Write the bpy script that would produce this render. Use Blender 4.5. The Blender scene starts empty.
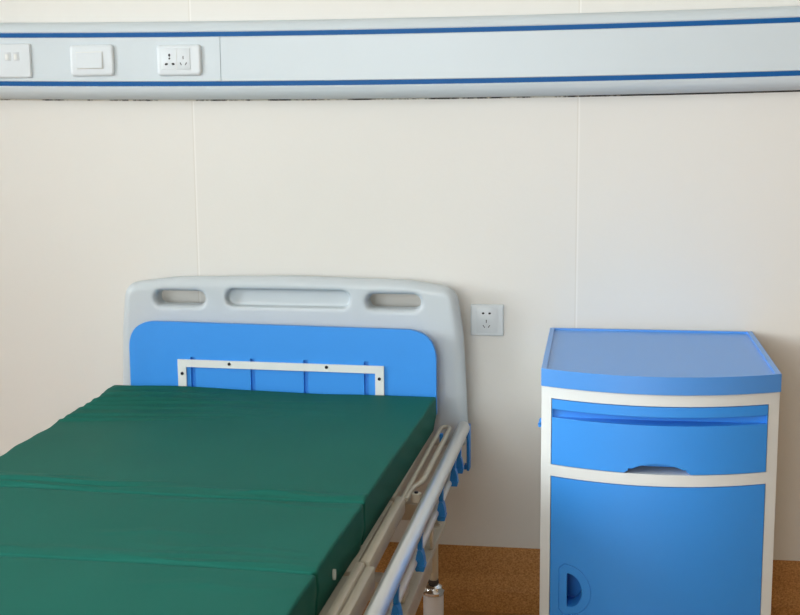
import bpy, bmesh, math, random
import numpy as np
from mathutils import Vector, Matrix
random.seed(4)
scene = bpy.context.scene
COL = scene.collection
R = math.radians

# ------------------------------------------------------------------ materials
def lin(c):
    c = c / 255.0
    return c / 12.92 if c <= 0.04045 else ((c + 0.055) / 1.055) ** 2.4

def rgb(r, g, b):
    return (lin(r), lin(g), lin(b), 1.0)

def mat(name, col, rough=0.5, metal=0.0, var=0.0, vscale=8.0, bump=0.0, bscale=200.0,
        bevel=0.0, spec=0.5, col2=None, sheen=0.0, coat=0.0):
    m = bpy.data.materials.new(name)
    m.use_nodes = True
    nt = m.node_tree
    N, K = nt.nodes, nt.links
    b = N['Principled BSDF']
    b.inputs['Base Color'].default_value = col
    b.inputs['Roughness'].default_value = rough
    b.inputs['Metallic'].default_value = metal
    b.inputs['Specular IOR Level'].default_value = spec
    b.inputs['Sheen Weight'].default_value = sheen
    b.inputs['Coat Weight'].default_value = coat
    tc = N.new('ShaderNodeTexCoord')
    if var > 0 or col2:
        n = N.new('ShaderNodeTexNoise')
        n.inputs['Scale'].default_value = vscale
        n.inputs['Detail'].default_value = 4
        K.new(tc.outputs['Object'], n.inputs['Vector'])
        mx = N.new('ShaderNodeMix'); mx.data_type = 'RGBA'
        c2 = col2 or tuple(x * (1 - var) for x in col[:3]) + (1,)
        mx.inputs['A'].default_value = col
        mx.inputs['B'].default_value = c2
        mr = N.new('ShaderNodeMapRange')
        mr.inputs['From Min'].default_value = 0.35
        mr.inputs['From Max'].default_value = 0.65
        K.new(n.outputs['Fac'], mr.inputs['Value'])
        K.new(mr.outputs['Result'], mx.inputs['Factor'])
        K.new(mx.outputs['Result'], b.inputs['Base Color'])
    nrm = None
    if bevel > 0:
        bv = N.new('ShaderNodeBevel'); bv.samples = 6
        bv.inputs['Radius'].default_value = bevel
        nrm = bv.outputs['Normal']
    if bump > 0:
        n2 = N.new('ShaderNodeTexNoise')
        n2.inputs['Scale'].default_value = bscale
        n2.inputs['Detail'].default_value = 3
        K.new(tc.outputs['Object'], n2.inputs['Vector'])
        bp = N.new('ShaderNodeBump')
        bp.inputs['Strength'].default_value = bump
        bp.inputs['Distance'].default_value = 0.002
        K.new(n2.outputs['Fac'], bp.inputs['Height'])
        if nrm: K.new(nrm, bp.inputs['Normal'])
        nrm = bp.outputs['Normal']
    if nrm: K.new(nrm, b.inputs['Normal'])
    return m

M = {}
M['trunk'] = mat('white_enamel', rgb(199, 210, 216), 0.38, bevel=0.0012)
M['stripe'] = mat('blue_stripe', rgb(4, 84, 148), 0.45, spec=0.2)
M['switch'] = mat('switch_plastic', rgb(211, 219, 224), 0.34, bevel=0.0010)
M['jack'] = mat('grey_jack_plastic', rgb(204, 210, 214), 0.4)
M['dark'] = mat('dark_slot', rgb(18, 18, 26), 0.6)
M['shell'] = mat('grey_plastic', rgb(192, 201, 206), 0.36, bump=0.04, bscale=400)
M['blue'] = mat('blue_plastic', rgb(46, 144, 232), 0.45, bevel=0.0015, bump=0.03, bscale=500)
M['cabblue'] = mat('cabinet_blue_plastic', rgb(52, 147, 236), 0.38, spec=0.6, bevel=0.0015, bump=0.02, bscale=600)
M['cabtop'] = mat('cabinet_top_plastic', rgb(74, 148, 228), 0.32, bevel=0.0015, spec=0.9)
M['cabwhite'] = mat('cabinet_white_plastic', rgb(219, 225, 225), 0.4, bevel=0.0015)
M['postblue'] = mat('rail_blue_plastic', rgb(10, 126, 212), 0.4, bevel=0.0012)
M['bracket'] = mat('white_painted_steel', rgb(222, 226, 224), 0.4, bevel=0.0008)
M['screw'] = mat('dark_screw', rgb(30, 32, 40), 0.4, metal=0.6)
M['alu'] = mat('anodised_aluminium', rgb(218, 219, 218), 0.32, metal=0.75, bump=0.03, bscale=120)
M['rod'] = mat('white_coated_rod', rgb(214, 216, 218), 0.3)
M['frame'] = mat('beige_painted_steel', rgb(196, 189, 172), 0.42, var=0.08, vscale=20, bevel=0.001)
M['chrome'] = mat('chrome', rgb(225, 228, 232), 0.12, metal=1.0)
M['rubber'] = mat('grey_rubber', rgb(70, 70, 72), 0.7)
M['column'] = mat('white_leg_sleeve', rgb(216, 218, 222), 0.35)
M['ceiling'] = mat('ceiling_paint', rgb(228, 227, 220), 0.9, bump=0.1)
M['wallplain'] = mat('plain_wall_paint', rgb(222, 218, 206), 0.8, bump=0.1)
M['wallwarm'] = mat('warm_brown_wall', rgb(170, 142, 100), 0.8, bump=0.1)
M['lamp'] = mat('lamp_housing', rgb(235, 235, 235), 0.5)
M['tag'] = mat('pale_tag', rgb(196, 204, 196), 0.6)

def wall_material():
    m = mat('wall_panel_paint', rgb(222, 221, 216), 0.6, var=0.02, vscale=1.3, bump=0.12, bscale=90)
    nt = m.node_tree; N, K = nt.nodes, nt.links
    b = N['Principled BSDF']
    base = b.inputs['Base Color'].links[0].from_socket
    tc = N.new('ShaderNodeTexCoord'); sp = N.new('ShaderNodeSeparateXYZ')
    K.new(tc.outputs['Object'], sp.inputs[0])
    def line(x0, w):
        s = N.new('ShaderNodeMath'); s.operation = 'SUBTRACT'; s.inputs[1].default_value = x0
        K.new(sp.outputs['X'], s.inputs[0])
        a = N.new('ShaderNodeMath'); a.operation = 'PINGPONG'; a.inputs[1].default_value = 0.49275
        K.new(s.outputs[0], a.inputs[0])
        l = N.new('ShaderNodeMapRange'); l.inputs['From Min'].default_value = w * 0.5
        l.inputs['From Max'].default_value = w; l.inputs['To Min'].default_value = 1; l.inputs['To Max'].default_value = 0
        K.new(a.outputs[0], l.inputs['Value'])
        return l.outputs['Result']
    mx = N.new('ShaderNodeMix'); mx.data_type = 'RGBA'
    mx.inputs['B'].default_value = rgb(231, 230, 226)
    K.new(base, mx.inputs['A']); K.new(line(-0.0445, 0.0022), mx.inputs['Factor'])
    mx2 = N.new('ShaderNodeMix'); mx2.data_type = 'RGBA'
    mx2.inputs['B'].default_value = rgb(208, 203, 192)
    K.new(mx.outputs['Result'], mx2.inputs['A'])
    f = line(-0.0485, 0.0018)
    sc = N.new('ShaderNodeMath'); sc.operation = 'MULTIPLY'; sc.inputs[1].default_value = 0.45
    K.new(f, sc.inputs[0]); K.new(sc.outputs[0], mx2.inputs['Factor'])
    K.new(mx2.outputs['Result'], b.inputs['Base Color'])
    return m
M['wall'] = wall_material()

def speckle_material(name, a, b_, c):
    m = mat(name, a, 0.55, bump=0.05, spec=0.25)
    nt = m.node_tree; N, K = nt.nodes, nt.links
    b = N['Principled BSDF']
    tc = N.new('ShaderNodeTexCoord')
    n = N.new('ShaderNodeTexNoise'); n.inputs['Scale'].default_value = 260; n.inputs['Detail'].default_value = 3
    n.inputs['Roughness'].default_value = 0.75
    mp = N.new('ShaderNodeMapping'); mp.inputs['Scale'].default_value = (0.8, 0.8, 1.0)
    K.new(tc.outputs['Object'], mp.inputs['Vector']); K.new(mp.outputs[0], n.inputs['Vector'])
    cr = N.new('ShaderNodeValToRGB')
    e = cr.color_ramp.elements
    e[0].position = 0.33; e[0].color = b_
    e[1].position = 0.69; e[1].color = c
    k = e.new(0.5); k.color = a
    K.new(n.outputs['Fac'], cr.inputs['Fac']); K.new(cr.outputs['Color'], b.inputs['Base Color'])
    return m
M['skirt'] = speckle_material('brown_flecked_vinyl', rgb(176, 124, 66), rgb(146, 98, 46), rgb(204, 150, 88))
M['floor'] = speckle_material('brown_flecked_floor', rgb(172, 120, 64), rgb(144, 96, 46), rgb(198, 146, 86))

def fabric_material():
    m = mat('green_coated_cloth', rgb(27, 96, 84), 0.55, var=0.06, vscale=3.0, bump=0.1, bscale=700, spec=0.06)
    return m
M['fabric'] = fabric_material()
M['fabric_side'] = mat('green_cloth_piping', rgb(40, 98, 84), 0.6)

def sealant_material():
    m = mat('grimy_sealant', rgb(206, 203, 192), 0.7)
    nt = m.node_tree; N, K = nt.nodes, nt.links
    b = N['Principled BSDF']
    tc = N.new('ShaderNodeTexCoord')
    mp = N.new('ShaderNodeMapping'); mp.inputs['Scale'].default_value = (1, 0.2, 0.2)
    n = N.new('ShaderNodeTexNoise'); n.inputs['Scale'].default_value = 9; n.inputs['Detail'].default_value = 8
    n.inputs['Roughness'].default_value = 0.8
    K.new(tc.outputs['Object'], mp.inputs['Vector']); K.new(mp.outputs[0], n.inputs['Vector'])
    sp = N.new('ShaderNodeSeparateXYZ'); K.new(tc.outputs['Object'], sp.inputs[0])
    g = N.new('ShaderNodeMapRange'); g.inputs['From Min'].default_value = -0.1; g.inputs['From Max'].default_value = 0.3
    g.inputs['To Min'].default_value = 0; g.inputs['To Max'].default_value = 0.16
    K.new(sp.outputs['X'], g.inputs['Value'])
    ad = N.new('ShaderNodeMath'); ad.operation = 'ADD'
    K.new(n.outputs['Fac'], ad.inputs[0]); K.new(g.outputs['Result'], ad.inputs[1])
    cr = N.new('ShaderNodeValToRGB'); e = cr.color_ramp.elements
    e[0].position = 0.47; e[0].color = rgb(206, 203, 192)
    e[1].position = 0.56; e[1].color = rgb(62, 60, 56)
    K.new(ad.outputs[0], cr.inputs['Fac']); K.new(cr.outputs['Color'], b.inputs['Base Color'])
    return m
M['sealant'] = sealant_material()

def glass_material():
    m = bpy.data.materials.new('window_glass'); m.use_nodes = True
    N, K = m.node_tree.nodes, m.node_tree.links
    N.clear()
    o = N.new('ShaderNodeOutputMaterial'); mx = N.new('ShaderNodeMixShader')
    t = N.new('ShaderNodeBsdfTransparent'); g = N.new('ShaderNodeBsdfGlossy'); g.inputs['Roughness'].default_value = 0.03
    fr = N.new('ShaderNodeFresnel'); fr.inputs['IOR'].default_value = 1.45
    K.new(fr.outputs[0], mx.inputs[0]); K.new(t.outputs[0], mx.inputs[1]); K.new(g.outputs[0], mx.inputs[2])
    K.new(mx.outputs[0], o.inputs['Surface'])
    return m
M['glass'] = glass_material()

# ------------------------------------------------------------------ helpers
def finish(me, m, smooth=True, ang=35):
    me.materials.clear(); me.materials.append(m)
    if smooth:
        me.polygons.foreach_set('use_smooth', [True] * len(me.polygons))
        me.set_sharp_from_angle(angle=R(ang))
    me.update()

def link(name, me, parent=None):
    o = bpy.data.objects.new(name, me)
    COL.objects.link(o)
    if parent: o.parent = parent
    return o

def obj(name, bm, m, parent=None, smooth=True, ang=35):
    bmesh.ops.recalc_face_normals(bm, faces=bm.faces)
    me = bpy.data.meshes.new(name); bm.to_mesh(me); bm.free()
    finish(me, m, smooth, ang)
    return link(name, me, parent)

def pydata(name, vs, fs, m, parent=None, smooth=True, ang=35):
    me = bpy.data.meshes.new(name); me.from_pydata([tuple(v) for v in vs], [], fs); me.validate()
    finish(me, m, smooth, ang)
    return link(name, me, parent)

def tag(o, label, cat, group=None):
    o['label'] = label; o['category'] = cat
    if group: o['group'] = group
    return o

def struct(o):
    o['kind'] = 'structure'; return o

def empty(name, loc=(0, 0, 0), rz=0):
    o = bpy.data.objects.new(name, None); COL.objects.link(o)
    o.empty_display_size = 0.1
    o.location = loc; o.rotation_euler = (0, 0, rz)
    return o

def box(bm, x0, x1, y0, y1, z0, z1, bev=0.0, seg=2):
    r = bmesh.ops.create_cube(bm, size=1)
    vs = r['verts']
    for v in vs:
        v.co = Vector(((x0 + x1) / 2 + v.co.x * (x1 - x0), (y0 + y1) / 2 + v.co.y * (y1 - y0), (z0 + z1) / 2 + v.co.z * (z1 - z0)))
    if bev > 0:
        es = list({e for v in vs for e in v.link_edges})
        bmesh.ops.bevel(bm, geom=es, offset=bev, segments=seg, affect='EDGES', profile=0.5)
    return bm

def nb(): return bmesh.new()

def prism(bm, pts, axis, a, b):
    """extrude closed 2-D outline pts along axis ('x': pts=(y,z); 'y': pts=(x,z); 'z': pts=(x,y))"""
    def P(p, t):
        if axis == 'x': return (t, p[0], p[1])
        if axis == 'y': return (p[0], t, p[1])
        return (p[0], p[1], t)
    v0 = [bm.verts.new(P(p, a)) for p in pts]; v1 = [bm.verts.new(P(p, b)) for p in pts]
    n = len(pts)
    bm.faces.new(v0); bm.faces.new(v1[::-1])
    for i in range(n):
        bm.faces.new((v0[i], v0[(i + 1) % n], v1[(i + 1) % n], v1[i]))
    return bm

def tube(bm, path, r, seg=16, cap=True, sx=1.0, closed=False):
    """round tube along a path; r number or list; sx squashes sideways"""
    P = [Vector(p) for p in path]; n = len(P); rings = []
    for i in range(n):
        if closed: t = (P[(i + 1) % n] - P[i - 1])
        else: t = (P[min(i + 1, n - 1)] - P[max(i - 1, 0)])
        t.normalize()
        up = Vector((0, 0, 1)) if abs(t.z) < 0.95 else Vector((0, 1, 0))
        s = t.cross(up).normalized(); u = s.cross(t).normalized()
        rr = r[i] if isinstance(r, (list, tuple)) else r
        rings.append([bm.verts.new(P[i] + s * math.cos(a) * rr * sx + u * math.sin(a) * rr)
                      for a in [2 * math.pi * k / seg for k in range(seg)]])
    m = n if closed else n - 1
    for i in range(m):
        A, B = rings[i], rings[(i + 1) % n]
        for k in range(seg):
            bm.faces.new((A[k], A[(k + 1) % seg], B[(k + 1) % seg], B[k]))
    if cap and not closed:
        bm.faces.new(rings[0][::-1]); bm.faces.new(rings[-1])
    return bm

def lathe(bm, prof, c, seg=32):
    rings = []
    for r, z in prof:
        rings.append([bm.verts.new((c[0] + r * math.cos(2 * math.pi * k / seg), c[1] + r * math.sin(2 * math.pi * k / seg), c[2] + z)) for k in range(seg)])
    for A, B in zip(rings, rings[1:]):
        for k in range(seg): bm.faces.new((A[k], A[(k + 1) % seg], B[(k + 1) % seg], B[k]))
    bm.faces.new(rings[0][::-1]); bm.faces.new(rings[-1])
    return bm

def boolean(o, cutters):
    """subtract each cutter bmesh from o (applied, nothing left behind)"""
    tmp = []
    for bm in cutters:
        bmesh.ops.recalc_face_normals(bm, faces=bm.faces)
        me = bpy.data.meshes.new('cut'); bm.to_mesh(me); bm.free()
        c = bpy.data.objects.new('cut', me); COL.objects.link(c); tmp.append(c)
        c.matrix_world = Matrix.Identity(4)
        md = o.modifiers.new('b', 'BOOLEAN'); md.operation = 'DIFFERENCE'; md.object = c; md.solver = 'EXACT'
    par = o.parent; o.parent = None
    bpy.context.view_layer.update()
    dg = bpy.context.evaluated_depsgraph_get()
    me = bpy.data.meshes.new_from_object(o.evaluated_get(dg))
    m = o.data.materials[0]
    o.modifiers.clear()
    old = o.data; o.data = me; me.name = old.name; bpy.data.meshes.remove(old)
    o.parent = par
    for c in tmp:
        d = c.data; bpy.data.objects.remove(c); bpy.data.meshes.remove(d)
    finish(me, m, True, 30)
    return o

def rrect(x0, x1, z0, z1, r, n=8):
    pts = []
    for cx, cz, a0 in ((x1 - r, z0 + r, -90), (x1 - r, z1 - r, 0), (x0 + r, z1 - r, 90), (x0 + r, z0 + r, 180)):
        for i in range(n + 1):
            a = R(a0 + 90 * i / n); pts.append((cx + r * math.cos(a), cz + r * math.sin(a)))
    return pts

# ------------------------------------------------------------------ room
X0, X1, Y0, Y1, H = -3.3, 3.6, -5.2, 0.0, 2.8
T = 0.12
struct(obj('floor', box(nb(), X0 - T, X1 + T, Y0 - T, Y1 + T, -0.1, 0.0), M['floor']))
struct(obj('ceiling', box(nb(), X0 - T, X1 + T, Y0 - T, Y1 + T, H, H + 0.1), M['ceiling']))
struct(obj('wall_back', box(nb(), X0 - T, X1 + T, 0.0, T, 0.0, H), M['wall']))
struct(obj('wall_right', box(nb(), X1, X1 + T, Y0, Y1, 0.0, H), M['wallwarm']))
VX0, VX1, VZ0, VZ1 = -2.5, -0.1, 0.95, 2.3  # unseen window opening behind the camera, added for front fill light
bm = nb()
box(bm, X0 - T, VX0, Y0 - T, Y0, 0, H); box(bm, VX1, X1 + T, Y0 - T, Y0, 0, H)
box(bm, VX0, VX1, Y0 - T, Y0, 0, VZ0); box(bm, VX0, VX1, Y0 - T, Y0, VZ1, H)
struct(obj('wall_front', bm, M['wallplain']))
bm = nb()
ya, yb = Y0 - T + 0.02, Y0 - T + 0.07
box(bm, VX0, VX1, ya, yb, VZ0, VZ0 + 0.05); box(bm, VX0, VX1, ya, yb, VZ1 - 0.05, VZ1)
for i in range(3):
    xc = VX0 + 0.025 + (VX1 - VX0 - 0.05) * i / 2
    box(bm, xc - 0.025, xc + 0.025, ya, yb, VZ0 + 0.05, VZ1 - 0.05)
fill_win = struct(obj('fill_window', bm, M['trunk']))
obj('window_pane', box(nb(), VX0 + 0.01, VX1 - 0.01, ya + 0.02, ya + 0.026, VZ0 + 0.01, VZ1 - 0.01), M['glass'], fill_win)
WY0, WY1, WZ0, WZ1 = -4.7, -1.2, 0.95, 2.45
bm = nb()
box(bm, X0 - T, X0, Y0, WY0, 0, H); box(bm, X0 - T, X0, WY1, Y1, 0, H)
box(bm, X0 - T, X0, WY0, WY1, 0, WZ0); box(bm, X0 - T, X0, WY0, WY1, WZ1, H)
struct(obj('wall_left', bm, M['wallplain']))
# window frame and glass
bm = nb()
fw = 0.05
xa, xb = X0 - T + 0.02, X0 - T + 0.07
box(bm, xa, xb, WY0, WY1, WZ0, WZ0 + fw); box(bm, xa, xb, WY0, WY1, WZ1 - fw, WZ1)
for i in range(4):
    yc = WY0 + fw / 2 + (WY1 - WY0 - fw) * i / 3
    box(bm, xa, xb, yc - fw / 2, yc + fw / 2, WZ0 + fw, WZ1 - fw)
win = struct(obj('window_1', bm, M['trunk']))
g = obj('window_pane', box(nb(), xa + 0.02, xa + 0.026, WY0 + 0.01, WY1 - 0.01, WZ0 + 0.01, WZ1 - 0.01), M['glass'], win)
obj('window_sill', box(nb(), X0 - 0.02, X0 + 0.05, WY0 - 0.04, WY1 + 0.04, WZ0 - 0.03, WZ0, 0.004), M['trunk'], win)

# skirting: vinyl upstand with a stepped lower band
prof = [(0.0, 0.0), (0.0, 0.168), (-0.004, 0.168), (-0.006, 0.166), (-0.006, 0.100), (-0.009, 0.091), (-0.020, 0.074), (-0.030, 0.063),
        (-0.032, 0.054), (-0.032, 0.0)]
struct(obj('baseboard_back', prism(nb(), prof, 'x', X0, X1), M['skirt'], ang=50))
struct(obj('baseboard_left', prism(nb(), [(X0 - y, z) for y, z in prof], 'y', Y0, -0.032), M['skirt'], ang=50))
struct(obj('baseboard_right', prism(nb(), [(X1 + y, z) for y, z in prof], 'y', Y0, -0.032), M['skirt'], ang=50))

# ------------------------------------------------------------------ trunking on the wall
def sag(x):
    u = abs((x + 0.53) / 0.99)
    if u <= 1.05: return -0.0045 + 0.0087 * u * u
    return -0.0045 + 0.0087 * (1.1025 + 2.1 * 0.15 * (1 - math.exp(-(u - 1.05) / 0.15)))

TX0, TX1 = -3.28, 3.4
def swept(name, prof, m, parent, x0=TX0, x1=TX1, n=150, ang=40):
    vs, fs = [], []
    k = len(prof)
    for i in range(n + 1):
        x = x0 + (x1 - x0) * i / n
        for y, z in prof: vs.append((x, y, z + sag(x)))
    for i in range(n):
        for j in range(k):
            a, b = i * k + j, i * k + (j + 1) % k
            fs.append((a, b, b + k, a + k))
    fs.append(tuple(range(k))[::-1]); fs.append(tuple(n * k + j for j in range(k)))
    me = bpy.data.meshes.new(name); me.from_pydata(vs, [], fs)
    b2 = bmesh.new(); b2.from_mesh(me); bmesh.ops.recalc_face_normals(b2, faces=b2.faces); b2.to_mesh(me); b2.free()
    finish(me, m, True, ang)
    return link(name, me, parent)

trunk = empty('wall_trunking', (0, 0, 0))
tag(trunk, 'long white wall trunking with two blue stripes running above the bed', 'wall trunking')
# housing: top bulge, recessed middle channel, lower bulge
def arc(c, r, a0, a1, n):
    return [(c[0] + r * math.cos(R(a0 + (a1 - a0) * i / n)), c[1] + r * math.sin(R(a0 + (a1 - a0) * i / n))) for i in range(n + 1)]
hp = [(0.0, 1.3365), (-0.022, 1.3375), (-0.040, 1.341), (-0.051, 1.348), (-0.0575, 1.357), (-0.060, 1.3665), (-0.0585, 1.368),
      (-0.0585, 1.504), (-0.060, 1.5055), (-0.058, 1.514), (-0.052, 1.5225), (-0.041, 1.5285), (-0.022, 1.532), (0.0, 1.533)]
swept('housing', hp, M['trunk'], trunk)
cov = [(-0.0584, 1.3815), (-0.0605, 1.3815), (-0.0615, 1.3825), (-0.0615, 1.4895), (-0.0605, 1.4905), (-0.0584, 1.4905)]
swept('cover_panel', cov, M['trunk'], trunk, TX0, -0.9355, 60)
swept('cover_panel', cov, M['trunk'], trunk, -0.9343, TX1, 90)
for z in (1.3695, 1.4915):
    swept('blue_stripe', [(-0.0586, z), (-0.0600, z), (-0.0600, z + 0.0115), (-0.0586, z + 0.0115)], M['stripe'], trunk)
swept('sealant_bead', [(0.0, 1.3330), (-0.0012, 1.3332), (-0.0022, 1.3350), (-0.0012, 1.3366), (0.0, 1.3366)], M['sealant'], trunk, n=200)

def plate(name, x0, x1, z0, z1, y, d, r, label, group=None, cat='socket', lip=0.004):
    """switch plate: tiered rounded slab standing on plane y"""
    root = empty(name, ((x0 + x1) / 2, y, (z0 + z1) / 2))
    tag(root, label, cat, group)
    w, h = (x1 - x0) / 2, (z1 - z0) / 2
    bm = nb()
    rings = []
    for ins, yy in ((0, 0), (0.0, -d * 0.45), (0.0006, -d * 0.62), (lip * 0.5, -d * 0.85), (lip, -d * 0.97), (lip + 0.002, -d)):
        rings.append([bm.verts.new((px, yy, pz)) for px, pz in rrect(-w + ins, w - ins, -h + ins, h - ins, max(r - ins * 0.5, 0.001), 6)])
    n = len(rings[0])
    for A, B in zip(rings, rings[1:]):
        for k in range(n): bm.faces.new((A[k], A[(k + 1) % n], B[(k + 1) % n], B[k]))
    bm.faces.new(rings[-1]); bm.faces.new(rings[0][::-1])
    obj('face_plate', bm, M['switch'], root, ang=40)
    return root

def hole(parent, x, z, w, h, y, ang=0, rnd=False):
    bm = nb()
    if rnd:
        pts = [(w / 2 * math.cos(2 * math.pi * i / 14), h / 2 * math.sin(2 * math.pi * i / 14)) for i in range(14)]
    else:
        pts = [(-w / 2, -h / 2), (w / 2, -h / 2), (w / 2, h / 2), (-w / 2, h / 2)]
    ca, sa = math.cos(R(ang)), math.sin(R(ang))
    pts = [(x + p[0] * ca - p[1] * sa, z + p[0] * sa + p[1] * ca) for p in pts]
    prism(bm, pts, 'y', y + 0.0006, y - 0.0004)
    return obj('pin_slot', bm, M['dark'], parent, smooth=False)

PY = -0.0616
# data socket (far left)
a = plate('data_socket', -1.527, -1.437, 1.393, 1.480, PY, 0.007, 0.004, 'square white data outlet with two small jacks, leftmost on the trunking')
for cx in (-1.4995, -1.476):
    x = cx - a.location.x
    j = obj('jack', box(nb(), x - 0.0085, x + 0.0085, -0.0078, -0.0068, -0.0005, 0.0215, 0.0003), M['jack'], a)
    obj('jack_shutter', box(nb(), x - 0.0055, x + 0.0035, -0.0088, -0.0081, 0.003, 0.0165, 0.0003), M['bracket'], j)
# rocker switch
a = plate('rocker_switch', -1.331, -1.2135, 1.395, 1.474, PY, 0.0085, 0.010, 'wide white light switch with one large rocker, between the two outlets on the trunking', cat='switch', lip=0.006)
cx = a.location.x
bm = nb(); box(bm, -1.3125 - cx, -1.2415 - cx, -0.0098, -0.0080, -0.0215, 0.0215, 0.0005)
gg = obj('rocker_surround', bm, M['bracket'], a)
pr = [(-0.0096, -0.0195), (-0.0128, -0.0195), (-0.0116, 0.0), (-0.0104, 0.0195), (-0.0096, 0.0195)]
obj('rocker', prism(nb(), pr, 'x', -1.311 - cx, -1.243 - cx), M['switch'], a)
# double socket on trunking
a = plate('wall_outlet', -1.099, -0.983, 1.393, 1.470, PY, 0.0085, 0.010, 'wide white power outlet with dark three-pin holes, rightmost fitting on the trunking', cat='socket', lip=0.006)
cx, cz = a.location.x, a.location.z
mod = obj('socket_insert', box(nb(), -1.086 - cx, -1.0115 - cx, -0.0100, -0.0080, 1.4085 - cz, 1.4605 - cz, 0.0006), M['switch'], a)
obj('insert_divider', box(nb(), -1.0465 - cx, -1.0457 - cx, -0.0104, -0.0099, 1.4095 - cz, 1.4595 - cz), M['bracket'], mod)
y = -0.0101
for (x, z, w, h, an, rd) in ((-1.065, 1.4440, 0.0056, 0.0075, 0, True), (-1.065, 1.4360, 0.0042, 0.0052, 0, True),
                             (-1.0733, 1.4220, 0.0085, 0.0056, 12, True), (-1.0555, 1.4220, 0.0085, 0.0056, -12, True),
                             (-1.0290, 1.4375, 0.0018, 0.0075, 0, False), (-1.0355, 1.4222, 0.0020, 0.0072, 30, False),
                             (-1.0220, 1.4222, 0.0020, 0.0072, -30, False)):
    hole(mod, x - cx, z - cz, w, h, y, an, rd)
# wall socket by the headboard
a = plate('wall_socket', -0.312, -0.2275, 0.7320, 0.8130, 0.0, 0.009, 0.003, 'square white five-hole power socket on the wall between headboard and bedside cabinet', cat='socket', lip=0.002)
cx, cz = a.location.x, a.location.z
y = -0.0094
mod = obj('socket_insert', box(nb(), -0.026, 0.026, -0.0096, -0.0088, -0.032, 0.032, 0.0004), M['switch'], a)
for (x, z, w, h, an, rd) in ((-0.2795, 0.7905, 0.0068, 0.0052, 0, True), (-0.2630, 0.7905, 0.0068, 0.0052, 0, True),
                             (-0.2713, 0.7700, 0.0018, 0.0078, 0, False), (-0.2775, 0.7568, 0.0018, 0.0074, 32, False),
                             (-0.2645, 0.7568, 0.0018, 0.0074, -32, False)):
    hole(mod, x - cx, z - cz, w, h, -0.0097, an, rd)

# ------------------------------------------------------------------ bedside cabinet
cab = empty('bedside_cabinet', (0.136, -0.28, 0))
tag(cab, 'white bedside cabinet with blue top, blue bowed drawer and blue door', 'bedside cabinet')
CX = 0.1365
def cxy(x, y): return (x - 0.136, y + 0.28)
def front(x, off=0.0, y0=-0.525, B=0.060, hw=0.245):
    u = (x - CX) / hw
    return y0 - B * (1 - u * u) + off

def bow(bm, x0, x1, yb, z0, z1, off=0.0, n=36):
    pts = [cxy(x1, yb), cxy(x0, yb)]
    pts += [cxy(x0 + (x1 - x0) * i / n, front(x0 + (x1 - x0) * i / n, off)) for i in range(n + 1)]
    return prism(bm, pts, 'z', z0, z1)

def cbox(x0, x1, y0, y1, z0, z1):
    a, b = cxy(x0, y0), cxy(x1, y1)
    return box(nb(), a[0], b[0], a[1], b[1], z0, z1)

body = obj('cabinet_body', bow(nb(), -0.1080, 0.3802, -0.034, 0.075, 0.7222, 0.003), M['cabwhite'], cab)
boolean(body, [cbox(-0.0868, 0.3578, -0.8, -0.10, 0.5525, 0.6970), cbox(-0.0868, 0.3578, -0.8, -0.06, 0.100, 0.5275)])
# table top with raised rim
top = obj('table_top', bow(nb(), -0.109, 0.382, -0.028, 0.7224, 0.7600, -0.002), M['cabtop'], cab)
bm = nb()
pts = [cxy(0.3700, -0.036), cxy(-0.0975, -0.036)]
n = 36
for i in range(n + 1):
    x = -0.0975 + (0.3700 + 0.0975) * i / n
    pts.append(cxy(x, front(x, 0.007)))
prism(bm, pts, 'z', 0.7555, 0.80)
boolean(top, [bm])
# drawer
drw = obj('drawer', bow(nb(), -0.0855, 0.3565, -0.507, 0.5538, 0.6957, 0.0015), M['cabblue'], cab)
gp = [cxy(-0.0838, -0.70), cxy(0.3548, -0.70), cxy(0.3548, -0.5265), cxy(0.30, -0.533), cxy(0.136, -0.536), cxy(-0.02, -0.533), cxy(-0.0838, -0.5265)]
g1 = prism(nb(), gp, 'z', 0.6565, 0.6745)
# thumb notch: arc through the lower edge
np_ = [(0.0580 - 0.136, 0.545), (0.0580 - 0.136, 0.5535)]
for i in range(25):
    u = -1 + 2 * i / 24
    np_.append((0.134 - 0.136 + u * 0.068, 0.5538 + 0.0215 * (1 - abs(u) ** 2.2)))
np_ += [(0.210 - 0.136, 0.5535), (0.210 - 0.136, 0.545)]
g2 = prism(nb(), np_, 'y', -0.50, 0.28 - 0.558)
g3 = cbox(0.074, 0.194, -0.60, -0.45, 0.545, 0.5635)
boolean(drw, [g1, g2, g3])
tb = nb()
a, b = cxy(-0.078, -0.5065), cxy(0.349, -0.12)
box(tb, a[0], b[0], a[1], b[1], 0.572, 0.576)
box(tb, a[0], a[0] + 0.004, a[1], b[1], 0.576, 0.66); box(tb, b[0] - 0.004, b[0], a[1], b[1], 0.576, 0.66)
box(tb, a[0], b[0], b[1] - 0.004, b[1], 0.576, 0.66)
obj('drawer_tray', tb, M['cabblue'], drw)
# door
door = obj('cabinet_door', bow(nb(), -0.0855, 0.3565, -0.507, 0.1020, 0.5262, 0.0015), M['cabblue'], cab)
def dshape(xl, xr, z0, z1, r=0.006, n=20):
    """D: straight left side, round right side"""
    zc, hz = (z0 + z1) / 2, (z1 - z0) / 2
    pts = [(xl, z0 + r), (xl, z1 - r)]
    for i in range(n + 1):
        a = 90 - 180 * i / n
        pts.append((xl + r + (xr - xl - r) * abs(math.cos(R(a))) ** 0.9, zc + hz * math.sin(R(a))))
    return [(x - 0.136, z) for x, z in pts]
c1 = prism(nb(), dshape(-0.0490, -0.0170, 0.2415, 0.3170, 0.001), 'y', 0.28 - 0.45, -0.4)
oo, ii = dshape(-0.0665, 0.0030, 0.2230, 0.3380, 0.010), dshape(-0.0650, 0.0015, 0.2245, 0.3365, 0.010)
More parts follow.
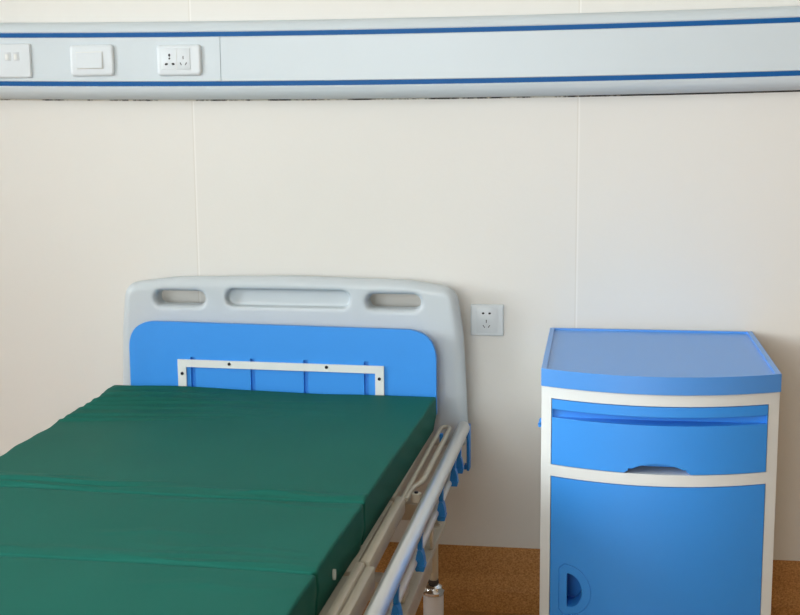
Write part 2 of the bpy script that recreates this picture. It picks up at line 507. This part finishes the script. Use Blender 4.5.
# engraved outline: shallow ring following the bowed surface
bm = nb()
nn = len(oo)
def ring(pts, d):
    return [bm.verts.new((x, front(x + 0.136) + 0.28 + d, z)) for x, z in pts]
A, B, C, D = ring(oo, -0.01), ring(ii, -0.01), ring(oo, 0.0035), ring(ii, 0.0035)
for k in range(nn):
    q = (k + 1) % nn
    bm.faces.new((A[k], A[q], B[q], B[k])); bm.faces.new((C[k], C[q], D[q], D[k]))
    bm.faces.new((A[k], A[q], C[q], C[k])); bm.faces.new((B[k], B[q], D[q], D[k]))
boolean(door, [c1, bm])
hc = nb()
a, b = cxy(-0.062, -0.5065), cxy(-0.008, -0.455)
box(hc, a[0], b[0], b[1], b[1] + 0.003, 0.225, 0.333)
box(hc, a[0], b[0], a[1], b[1], 0.330, 0.333); box(hc, a[0], b[0], a[1], b[1], 0.225, 0.228)
box(hc, a[0], a[0] + 0.003, a[1], b[1], 0.228, 0.330); box(hc, b[0] - 0.003, b[0], a[1], b[1], 0.228, 0.330)
obj('handle_cup', hc, M['cabblue'], door)
# side hook and castors
bm = nb()
a = cxy(-0.108, -0.40)
tube(bm, [(a[0] + 0.001, a[1], 0.618), (a[0] - 0.006, a[1], 0.617), (a[0] - 0.009, a[1], 0.606), (a[0] - 0.008, a[1], 0.600)], 0.0038, 10)
obj('side_hook', bm, M['cabblue'], cab)
for sx in (-0.07, 0.345):
    for sy in (-0.47, -0.08):
        a = cxy(sx, sy)
        bm = nb()
        tube(bm, [(a[0] - 0.012, a[1], 0.025), (a[0] + 0.012, a[1], 0.025)], 0.025, 24)
        w = obj('castor', bm, M['rubber'], cab)
        bm = nb(); box(bm, a[0] - 0.018, a[0] + 0.018, a[1] - 0.015, a[1] + 0.015, 0.052, 0.0748, 0.002)
        box(bm, a[0] - 0.018, a[0] - 0.0135, a[1] - 0.01, a[1] + 0.01, 0.015, 0.055); box(bm, a[0] + 0.0135, a[0] + 0.018, a[1] - 0.01, a[1] + 0.01, 0.015, 0.055)
        obj('castor_fork', bm, M['cabwhite'], w)

# ------------------------------------------------------------------ hospital bed
BO, BR = (-0.765, -0.1, 0.0), R(-0.7)
bed = empty('hospital_bed', BO, BR)
tag(bed, 'hospital bed with grey and blue plastic headboard, beige steel frame and lowered aluminium side rails', 'bed')

# --- headboard shell by surface nets on a signed distance field
def poly_sdf(px, pz, pts):
    d = np.full(px.shape, 1e9); inside = np.zeros(px.shape, bool)
    n = len(pts)
    for i in range(n):
        ax, az = pts[i]; bx, bz = pts[(i + 1) % n]
        ex, ez = bx - ax, bz - az
        wx, wz = px - ax, pz - az
        t = np.clip((wx * ex + wz * ez) / (ex * ex + ez * ez + 1e-12), 0, 1)
        d = np.minimum(d, (wx - ex * t) ** 2 + (wz - ez * t) ** 2)
        c = ((az > pz) != (bz > pz)) & (px < (bx - ax) * (pz - az) / ((bz - az) if bz != az else 1e-12) + ax)
        inside ^= c
    d = np.sqrt(d)
    return np.where(inside, -d, d)

def round_poly(corners, n=8):
    """corners: (x, z, r) -> outline with fillets"""
    out = []
    k = len(corners)
    for i in range(k):
        p0, p1, p2 = (Vector(corners[(i + j - 1) % k][:2]) for j in range(3))
        r = corners[i][2]
        if r <= 0: out.append(tuple(p1)); continue
        a, b = (p0 - p1).normalized(), (p2 - p1).normalized()
        ang = a.angle(b); t = r / math.tan(ang / 2)
        s, e = p1 + a * t, p1 + b * t
        for q in range(n + 1):
            u = q / n
            out.append(tuple(s * (1 - u) ** 2 + p1 * (2 * u * (1 - u)) + e * u * u))
    return out

def smax(a, b, k):
    h = np.clip(0.5 + 0.5 * (a - b) / k, 0, 1)
    return b * (1 - h) + a * h + k * h * (1 - h)

def surface_nets(F, xs, ys, zs):
    s = F < 0
    nx, ny, nz = F.shape
    cs = [(i, j, k) for i in (0, 1) for j in (0, 1) for k in (0, 1)]
    def sl(A, c): return A[c[0]:nx - 1 + c[0], c[1]:ny - 1 + c[1], c[2]:nz - 1 + c[2]]
    S = sum(sl(s, c).astype(int) for c in cs)
    act = (S > 0) & (S < 8)
    acc = np.zeros(act.shape + (3,)); cnt = np.zeros(act.shape)
    for a in cs:
        for ax in range(3):
            if a[ax] == 1: continue
            b = list(a); b[ax] = 1; b = tuple(b)
            fa, fb = sl(F, a), sl(F, b)
            cr = (fa < 0) != (fb < 0)
            t = np.where(cr, fa / np.where(cr, fa - fb, 1), 0)
            p = np.zeros(act.shape + (3,))
            for d in range(3): p[..., d] = a[d]
            p[..., ax] += t
            acc += p * cr[..., None]; cnt += cr
    idx = -np.ones(act.shape, int); idx[act] = np.arange(act.sum())
    P = acc[act] / cnt[act][:, None]
    I = np.argwhere(act)
    dx, dy, dz = xs[1] - xs[0], ys[1] - ys[0], zs[1] - zs[0]
    V = np.stack([xs[0] + (I[:, 0] + P[:, 0]) * dx, ys[0] + (I[:, 1] + P[:, 1]) * dy, zs[0] + (I[:, 2] + P[:, 2]) * dz], 1)
    faces = []
    for ax in range(3):
        u, v = [(1, 2), (2, 0), (0, 1)][ax]
        sh = [nx, ny, nz]
        a = [slice(None)] * 3; b = [slice(None)] * 3
        a[ax] = slice(0, sh[ax] - 1); b[ax] = slice(1, sh[ax])
        for q in (u, v): a[q] = slice(1, sh[q] - 1); b[q] = slice(1, sh[q] - 1)
        sa, sb = s[tuple(a)], s[tuple(b)]
        E = np.argwhere(sa != sb)
        flip = sa[tuple(E.T)]
        for q in (u, v): E[:, q] += 1
        def off(du, dv):
            Q = E.copy(); Q[:, u] -= du; Q[:, v] -= dv
            return idx[tuple(Q.T)]
        q = np.stack([off(1, 1), off(0, 1), off(0, 0), off(1, 0)], 1)
        q[~flip] = q[~flip][:, ::-1]
        faces.append(q)
    return V, np.concatenate(faces)

OUT = round_poly([(-0.4660, 0.462, 0.02), (-0.4530, 0.745, 0.5), (-0.4400, 0.866, 0.048), (-0.30, 0.8835, 0.3), (0.0, 0.890, 0.4), (0.30, 0.8835, 0.3),
                  (0.4250, 0.866, 0.048), (0.4430, 0.745, 0.5), (0.4560, 0.462, 0.02)], 8)
def headboard():
    h = 0.0038
    xs = np.arange(-0.480, 0.482, h); ys = np.arange(-0.012, 0.070, 0.0034); zs = np.arange(0.445, 0.905, h)
    PX, PZ = np.meshgrid(xs, zs, indexing='ij')
    d2 = poly_sdf(PX, PZ, OUT)[:, None, :]
    Y = ys[None, :, None]
    yc, hy, r = 0.027, 0.027, 0.024
    a = d2 + r; b = np.abs(Y - yc) - hy + r
    F = np.sqrt(np.maximum(a, 0) ** 2 + np.maximum(b, 0) ** 2) - r + np.minimum(np.maximum(a, b), 0)
    # two through handles
    for x0, x1, z0, z1, sk in ((-0.354, -0.223, 0.8120, 0.8480, 0.0), (0.203, 0.337, 0.8120, 0.8480, 0.0)):
        rr = (z1 - z0) / 2
        q = poly_sdf(PX, PZ, rrect(x0, x1, z0, z1, rr * 0.98, 6))[:, None, :]
        fl = q - 0.007 * np.clip((0.018 - Y) / 0.018, 0, 1) ** 2   # flared mouth
        F = smax(F, -fl, 0.006)
    # long recess between them, pocket in the front only
    q = poly_sdf(PX, PZ, rrect(-0.164, 0.158, 0.8130, 0.8560, 0.0200, 6))[:, None, :] + 0 * Y
    F = smax(F, -np.maximum(q, Y - 0.024), 0.009)
    V, Q = surface_nets(F, xs, ys, zs)
    return V, Q
V, Q = headboard()
hb = pydata('headboard', V.tolist(), Q.tolist(), M['shell'], bed, ang=180)
# legs of the headboard plugging into the bed frame
for sx in (-0.25, 0.25):
    obj('mounting_leg', box(nb(), sx - 0.02, sx + 0.02, 0.012, 0.042, 0.363, 0.475, 0.004), M['frame'], hb)
# blue panel
PO = round_poly([(-0.408, 0.552, 0.01), (-0.407, 0.779, 0.072), (0.384, 0.770, 0.078), (0.385, 0.552, 0.01)], 12)
bm = nb(); prism(bm, round_poly([(-0.370, 0.57, 0.01), (-0.370, 0.735, 0.05), (0.348, 0.728, 0.05), (0.348, 0.57, 0.01)]), 'y', 0.001, -0.0395)
obj('panel_spacer', bm, M['blue'], hb)
bm = nb(); prism(bm, PO, 'y', -0.040, -0.055)
es = [e for e in bm.edges if all(abs(v.co.y + 0.055) < 1e-6 for v in e.verts)]
bmesh.ops.bevel(bm, geom=es, offset=0.004, segments=3, affect='EDGES', profile=0.5)
pan = obj('blue_panel', bm, M['blue'], hb)
boolean(pan, [box(nb(), x - 0.0058, x + 0.0058, -0.07, -0.046, 0.49, 0.6885) for x in (-0.2385, -0.0815, 0.0560, 0.2100)])
# white angle bracket
t0, t1 = -0.0555, -0.0605
bm = nb()
pts = [(-0.2775, 0.556), (-0.2775, 0.6830), (0.2550, 0.6790), (0.2550, 0.556), (0.2330, 0.556), (0.2330, 0.6600), (-0.2555, 0.6640), (-0.2555, 0.556)]
prism(bm, pts, 'y', t0, t1)
brk = obj('mattress_stop_bracket', bm, M['bracket'], hb)
for x, z in ((-0.2660, 0.6470), (-0.1410, 0.6745), (0.1100, 0.6730), (0.2435, 0.6470)):
    bm = nb(); tube(bm, [(x, -0.0600, z), (x, -0.0625, z), (x, -0.0632, z)], [0.0042, 0.0040, 0.0025], 12)
    obj('bracket_screw', bm, M['screw'], hb)

# --- frame
bm = nb()
for s in (-1, 1):
    xo = s * 0.4415; xi = s * 0.404
    box(bm, min(xo, xi), max(xo, xi), -1.95, -0.305, 0.362, 0.380, 0.002)
    xo2 = s * 0.428; xi2 = s * 0.422
    box(bm, min(xo2, xi2), max(xo2, xi2), -1.95, -0.43, 0.302, 0.3625)
    xa_, xb_ = s * 0.24, s * 0.27
    box(bm, min(xa_, xb_), max(xa_, xb_), -1.95, 0.03, 0.335, 0.362, 0.002)
box(bm, -0.27, 0.27, -0.01, 0.045, 0.335, 0.362, 0.002)
frame = obj('bed_frame', bm, M['frame'], bed)
for y in (-0.31, -0.78, -1.25, -1.90):
    obj('crossbar', box(nb(), -0.43, 0.43, y - 0.025, y + 0.025, 0.381, 0.421, 0.003), M['frame'], frame)
for s in (-1, 1):
    for y in (-0.36,):
        bm = nb(); tube(bm, [(s * 0.425, y, 0.3795), (s * 0.425, y, 0.3835)], 0.011, 16)
        obj('frame_bolt', bm, M['chrome'], frame)

# --- deck under the mattress
bm = nb()
box(bm, -0.385, 0.380, -0.62, -0.075, 0.505, 0.528, 0.003)
box(bm, -0.385, 0.380, -1.03, -0.640, 0.505, 0.528, 0.003)
box(bm, -0.385, 0.380, -1.98, -1.05, 0.505, 0.528, 0.003)
for s in (-1, 1):
    for y0, y1 in ((-0.56, -0.12), (-1.0, -0.66), (-1.9, -1.08)):
        x = s * 0.26
        box(bm, x - 0.015, x + 0.015, y0, y1, 0.480, 0.506)
deck = obj('deck_platform', bm, M['frame'], bed)
for s in (-1, 1):
    # uprights that carry the deck on the frame
    for y in (-0.31, -0.78, -1.25, -1.90):
        obj('deck_support', box(nb(), s * 0.26 - 0.014, s * 0.26 + 0.014, y - 0.014, y + 0.014, 0.420, 0.482), M['frame'], deck)
    def sb(x0, x1, y0, y1, z0, z1, bev=0.003):
        return box(nb(), min(s * x0, s * x1), max(s * x0, s * x1), y0, y1, z0, z1, bev)
    obj('deck_edge_bar', sb(0.3900, 0.4085, -1.025, -0.662, 0.510, 0.545, 0.004), M['frame'], deck)
    obj('deck_edge_bar', sb(0.3860, 0.4020, -1.98, -1.034, 0.510, 0.548, 0.004), M['frame'], deck)
    obj('deck_edge_ledge', sb(0.4025, 0.4190, -1.98, -1.034, 0.500, 0.541, 0.003), M['frame'], deck)
    # backrest side: flat bar loop with an open slot
    loop = []
    for k in range(9):
        a = R(90 - 0 + 180 * k / 8)
        pass
    ctr = [(0.4000, -0.655), (0.4000, -0.35), (0.4000, -0.100), (0.4015, -0.082), (0.4065, -0.072), (0.4140, -0.070), (0.4205, -0.080), (0.4225, -0.098),
           (0.4225, -0.30), (0.4225, -0.505), (0.4190, -0.540), (0.4130, -0.560), (0.4095, -0.580), (0.4080, -0.605), (0.4080, -0.650)]
    rr_ = [0.0048] * 7 + [0.0055, 0.0062, 0.0062, 0.0055, 0.0048, 0.0045, 0.0042, 0.0042]
    bm = nb(); tube(bm, [(s * x, y, 0.534) for x, y in ctr], rr_, 10)
    obj('backrest_side_loop', bm, M['frame'], deck)
    bm = nb(); tube(bm, [(s * 0.4205, -0.600, 0.515), (s * 0.4205, -0.600, 0.532)], 0.0105, 20)
    obj('hinge_disc', bm, M['frame'], deck)
    bm = nb(); tube(bm, [(s * 0.4205, -0.600, 0.5321), (s * 0.4205, -0.600, 0.5355)], 0.0040, 12)
    obj('hinge_bolt', bm, M['screw'], deck)
    bm = nb(); tube(bm, [(s * 0.408, -0.135, 0.500), (s * 0.408, -0.135, 0.534)], 0.0048, 10)
    obj('blue_pin', bm, M['postblue'], deck)

# --- guard rails (folded down)
for s in (-1, 1):
    X = 0.4515 * s
    bm = nb()
    tube(bm, [(X, -0.046, 0.528), (X, -0.050, 0.528), (X, -1.48, 0.530), (X, -1.484, 0.530)], [0.0155, 0.0165, 0.0165, 0.0155], 28, sx=0.94)
    gr = obj('guard_rail', bm, M['alu'], bed, ang=50)
    xr = 0.4435 * s
    bm = nb(); tube(bm, [(xr, -0.12, 0.453), (xr, -1.46, 0.453)], 0.0072, 16)
    obj('lower_rail', bm, M['rod'], gr)
    bm = nb()
    def bx(x0, x1, y0, y1, z0, z1, bev=0.002): box(bm, min(s * x0, s * x1), max(s * x0, s * x1), y0, y1, z0, z1, bev)
    bx(0.4590, 0.4665, -0.052, -0.020, 0.418, 0.532); bx(0.4520, 0.4592, -0.048, -0.026, 0.420, 0.432); bx(0.4480, 0.4592, -0.0455, -0.028, 0.500, 0.530)
    obj('rail_end_bracket', bm, M['postblue'], gr)
    posts = [(-0.160, 0.7), (-0.262, 0.8), (-0.475, 1.0), (-0.770, 1.0), (-1.035, 1.0), (-1.300, 1.0), (-1.44, 0.8)]
    for y, k in posts:
        bm = nb()
        z0 = 0.436 if k == 1.0 else 0.446
        pts = [(0.4480, z0), (0.4630, z0), (0.4645, z0 + 0.006), (0.4635, z0 + 0.022), (0.4605, z0 + 0.036), (0.4570, z0 + 0.042), (0.4510, z0 + 0.042), (0.4490, z0 + 0.034), (0.4470, z0 + 0.022), (0.4460, z0 + 0.006)]
        prism(bm, [(s * px, pz) for px, pz in pts], 'y', y - 0.012 * k, y + 0.012 * k)
        bx(0.4500, 0.4590, y - 0.0075, y + 0.0075, z0 + 0.040, 0.518, 0.002)
        bx(0.4462, 0.4655, y - 0.0135 * k, y + 0.0135 * k, z0 + 0.009, z0 + 0.0115, 0.0008)
        bx(0.4445, 0.4600, y - 0.0100 * k, y + 0.0100 * k, 0.5035, 0.5125, 0.002)
        obj('rail_post', bm, M['postblue'], gr, ang=30)
    # feet that hold the lower rail to the frame
    for y in (-0.50, -1.15):
        bm = nb()
        bx(0.4345, 0.4405, y - 0.012, y + 0.012, 0.3802, 0.4515)
        obj('rail_mount', bm, M['frame'], gr)

# --- legs
for s in (-1, 1):
    for y in (-0.33, -1.82):
        c = (s * 0.4155, y, 0)
        bm = nb(); lathe(bm, [(0.020, 0.105), (0.0235, 0.108), (0.0235, 0.205), (0.0225, 0.208)], c)
        leg = obj('leg', bm, M['column'], bed)
        bm = nb(); lathe(bm, [(0.0236, 0.2081), (0.0250, 0.210), (0.0250, 0.216), (0.0210, 0.220), (0.0195, 0.226), (0.0120, 0.2315), (0.006, 0.233)], c)
        obj('chrome_collar', bm, M['chrome'], leg)
        bm = nb(); lathe(bm, [(0.0095, 0.2331), (0.0095, 0.246), (0.0115, 0.2465), (0.0115, 0.3615)], c, 20)
        obj('stem', bm, M['frame'], leg)
        bm = nb(); lathe(bm, [(0.0120, 0.2335), (0.0125, 0.236), (0.0120, 0.2425)], c, 20)
        obj('rubber_ring', bm, M['rubber'], leg)
        bm = nb(); tube(bm, [(c[0] - 0.013, y, 0.050), (c[0] + 0.013, y, 0.050)], 0.050, 32)
        obj('castor_wheel', bm, M['rubber'], leg)
        bm = nb()
        box(bm, c[0] - 0.021, c[0] - 0.0155, y - 0.016, y + 0.016, 0.035, 0.1049, 0.001); box(bm, c[0] + 0.0155, c[0] + 0.021, y - 0.016, y + 0.016, 0.035, 0.1049, 0.001)
        box(bm, c[0] - 0.021, c[0] + 0.021, y - 0.016, y + 0.016, 0.1010, 0.1060, 0.001)
        obj('castor_fork', bm, M['bracket'], leg)

# --- mattress
def mattress():
    seams = (-0.912, -1.252, -1.62)
    NX = 150
    rowsY = []
    y = -0.068
    while y > -1.985:
        rowsY.append(y)
        dmin = min(abs(y - s_) for s_ in seams)
        y -= 0.0016 if dmin < 0.016 else 0.0036 if y > -1.35 else 0.010
    zt, zb = 0.611, 0.5285
    rng = random.Random(7)
    fan = [(-0.115 - 0.052 * i + rng.uniform(-0.01, 0.01), rng.uniform(0.16, 0.30), rng.uniform(0.12, 0.34), rng.uniform(0.006, 0.0095), rng.uniform(0.009, 0.013)) for i in range(7)]
    def top(x, y):
        h = 0.0
        for y0, sl, ln, am, w in fan:           # creases fanning in from the far left edge
            t = (x + 0.44) / ln
            if t < 2.2:
                yy = y0 + sl * (x + 0.44) - 0.12 * (x + 0.44) ** 2
                h += am * math.exp(-((y - yy) / w) ** 2) * math.exp(-(t * 0.9) ** 2) * min(1, (x + 0.445) / 0.03)
        # folds beside the first seam
        def fold(y0, sl, xa, xb, am, w):
            u = (x - xa) / (xb - xa)
            if 0 < u < 1:
                yy = y0 + sl * (x - xa) + 0.006 * math.sin(9 * u + y0 * 30)
                return am * math.exp(-((y - yy) / w) ** 2) * math.sin(math.pi * u) ** 0.6
            return 0.0
        h += fold(-0.895, 0.002, -0.455, -0.12, 0.0037, 0.0075)
        h += fold(-0.890, -0.004, 0.10, 0.385, 0.0034, 0.0070)
        h += fold(-1.236, 0.004, -0.02, 0.375, 0.0025, 0.0070)
        h -= fold(-0.878, 0.004, -0.44, 0.05, 0.0025, 0.0050)
        h += fold(-0.865, 0.010, -0.46, 0.02, 0.0053, 0.0112)
        h += fold(-0.835, -0.02, -0.46, -0.15, 0.0029, 0.0096)
        h += fold(-0.885, 0.03, -0.10, 0.30, 0.0029, 0.0104)
        h += fold(-0.940, -0.015, -0.05, 0.38, 0.0021, 0.0080)
        h += fold(-0.880, 0.01, 0.15, 0.40, 0.0035, 0.0096)
        h += fold(-1.215, 0.01, -0.10, 0.38, 0.0026, 0.0112)
        h += fold(-1.225, 0.00, -0.46, -0.05, 0.0021, 0.0112)
        h += fold(-1.13, 0.08, -0.05, 0.20, 0.0017, 0.0112)
        h += fold(-1.18, 0.03, 0.05, 0.35, 0.0017, 0.0096)
        h += fold(-1.33, 0.02, 0.1, 0.36, 0.0014, 0.0144)
        h += fold(-0.30, 0.03, -0.30, 0.10, 0.0009, 0.0240)
        h += 0.0016 * math.sin(5.1 * x + 2.0 * y + 0.6) * math.sin(7.3 * y + 2.1 * x) + 0.0006 * math.sin(23 * x + 9 * y) * math.sin(17 * y - 4 * x)
        h += 0.0045 * math.exp(-((y + 0.06) / 0.10) ** 2) * max(0, min(1, (0.1 - x) / 0.4))
        for s_ in seams:
            wv = s_ + 0.004 * math.sin(7 * x + s_ * 9)
            d = y - wv
            am = 0.015 if s_ > -1 else 0.010
            h -= am * math.exp(-abs(d / 0.0030) ** 1.5) + 0.0015 * math.exp(-abs(d / 0.014) ** 1.6)
        return h
    vs = []; fs = []
    prev = None
    ring_n = None
    for y in rowsY:
        e = min(1, (-0.068 - y) / 0.02)
        endr = 0.010 * (1 - math.sqrt(max(0, 1 - (1 - e) ** 2)))
        cut = 0.0; bul = 0.0
        for s_ in seams:
            cut += 0.009 * math.exp(-((y - s_) / 0.005) ** 2)
            bul += 0.0022 * math.exp(-((y - s_ + 0.03) / 0.03) ** 2)
        xr = 0.3885 - 0.0175 * min(1, (-0.068 - y) / 1.15) - cut + bul - endr
        xl = -0.4440 + 0.022 * min(1, (-y - 0.06) / 0.7) + cut - bul + 0.0025 * math.sin(y * 24 + 1) + 0.0015 * math.sin(y * 61) + endr
        r = 0.0045
        ring_ = []
        # right side up
        for k in range(9):
            z = zb + (zt - r - zb) * k / 8
            ring_.append((xr - 0.006 * (1 - k / 8) + 0.003 * math.sin(math.pi * k / 8) + 0.0010 * math.sin(y * 45 + k * 1.3) * math.sin(math.pi * k / 8), y, z))
        for k in range(1, 5):
            a = R(90 * k / 5); x_ = xr - r + r * math.cos(a)
            ring_.append((x_, y, zt - r + r * math.sin(a) + top(x_, y) * math.sin(a) - endr))
        for k in range(NX + 1):
            x_ = (xr - r) + (xl + r - xr + r) * k / NX
            ring_.append((x_, y, zt + top(x_, y) - endr))
        for k in range(1, 5):
            a = R(90 * k / 5); x_ = xl + r - r * math.sin(a)
            ring_.append((x_, y, zt - r + r * math.cos(a) + top(x_, y) * math.cos(a) - endr))
        for k in range(9):
            z = zt - r - (zt - r - zb) * k / 8
            ring_.append((xl - 0.004 * math.sin(math.pi * k / 8), y, z))
        n = len(ring_)
        b = len(vs); vs += ring_
        if prev is not None:
            for k in range(n):
                q = (k + 1) % n
                fs.append((prev + k, prev + q, b + q, b + k))
        prev = b
    n = len(ring_)
    fs.append(tuple(range(n))[::-1]); fs.append(tuple(prev + k for k in range(n)))
    me = bpy.data.meshes.new('mattress'); me.from_pydata(vs, [], fs)
    b2 = bmesh.new(); b2.from_mesh(me); bmesh.ops.recalc_face_normals(b2, faces=b2.faces); b2.to_mesh(me); b2.free()
    finish(me, M['fabric'], True, 60)
    return me
mt = link('mattress', mattress())
mt.location = BO; mt.rotation_euler = (0, 0, BR)
tag(mt, 'dark green cloth-covered sectional mattress lying on the hospital bed', 'mattress')
bm = nb()
prism(bm, [(-1.147 + 0.0045 * math.cos(2 * math.pi * k / 14), 0.567 + 0.009 * math.sin(2 * math.pi * k / 14)) for k in range(14)], 'x', 0.3722, 0.3766)
obj('air_vent', bm, M['tag'], mt)

# ------------------------------------------------------------------ light
def area(name, loc, rot, sx, sy, power, col):
    l = bpy.data.lights.new(name, 'AREA'); l.shape = 'RECTANGLE'; l.size = sx; l.size_y = sy; l.energy = power; l.color = col
    o = bpy.data.objects.new(name, l); COL.objects.link(o); o.location = loc; o.rotation_euler = rot
    return o
area('daylight_or_fill', (X0 - T - 0.05, (WY0 + WY1) / 2, (WZ0 + WZ1) / 2), (0, R(-90), 0), WZ1 - WZ0, WY1 - WY0, 290, (0.94, 0.985, 1.0))
area('daylight_or_fill', ((VX0 + VX1) / 2, Y0 - T - 0.05, (VZ0 + VZ1) / 2), (R(90), 0, 0), VX1 - VX0, VZ1 - VZ0, 112, (0.94, 0.985, 1.0))  # front fill lamp behind the added window
# ceiling fixtures
for k, (x, y) in enumerate(((-0.9, -1.7), (-0.9, -3.4))):
    root = empty('ceiling_light', (x, y, H))
    tag(root, 'white rectangular ceiling light %s' % ('nearer the bed end wall' if k == 0 else 'nearer the entrance end'), 'ceiling light', 'ceiling lights')
    bm = nb(); box(bm, -0.62, 0.62, -0.15, 0.15, -0.06, 0.0, 0.004)
    obj('housing', bm, M['lamp'], root)


w = bpy.data.worlds.new('World'); scene.world = w; w.use_nodes = True
w.node_tree.nodes['Background'].inputs[0].default_value = (0.75, 0.87, 1.0, 1)
w.node_tree.nodes['Background'].inputs[1].default_value = 1.0

# ------------------------------------------------------------------ camera
cam = bpy.data.cameras.new('camera'); co = bpy.data.objects.new('camera', cam); COL.objects.link(co)
cam.sensor_width = 36; cam.sensor_fit = 'HORIZONTAL'; cam.lens = 1227.4 * 36 / 800
yaw, pitch, roll = 0.1591, 0.1576, -0.0088
fwd = Vector((-math.sin(yaw) * math.cos(pitch), math.cos(yaw) * math.cos(pitch), -math.sin(pitch)))
rt = Vector((math.cos(yaw), math.sin(yaw), 0)); up = rt.cross(fwd)
r_ = rt * math.cos(roll) + up * math.sin(roll); u_ = -rt * math.sin(roll) + up * math.cos(roll)
mw = Matrix.Identity(4)
for i in range(3):
    mw[i][0] = r_[i]; mw[i][1] = u_[i]; mw[i][2] = -fwd[i]
mw.translation = Vector((0, -3.0854, 1.297))
co.matrix_world = mw
cam.clip_start = 0.02
cam.dof.use_dof = True; cam.dof.focus_distance = 2.75; cam.dof.aperture_fstop = 8.0
scene.camera = co
scene.view_settings.view_transform = 'Standard'
scene.view_settings.look = 'None'
scene.view_settings.gamma = 1.0
scene.view_settings.exposure = -0.02
scene.view_settings.use_curve_mapping = False
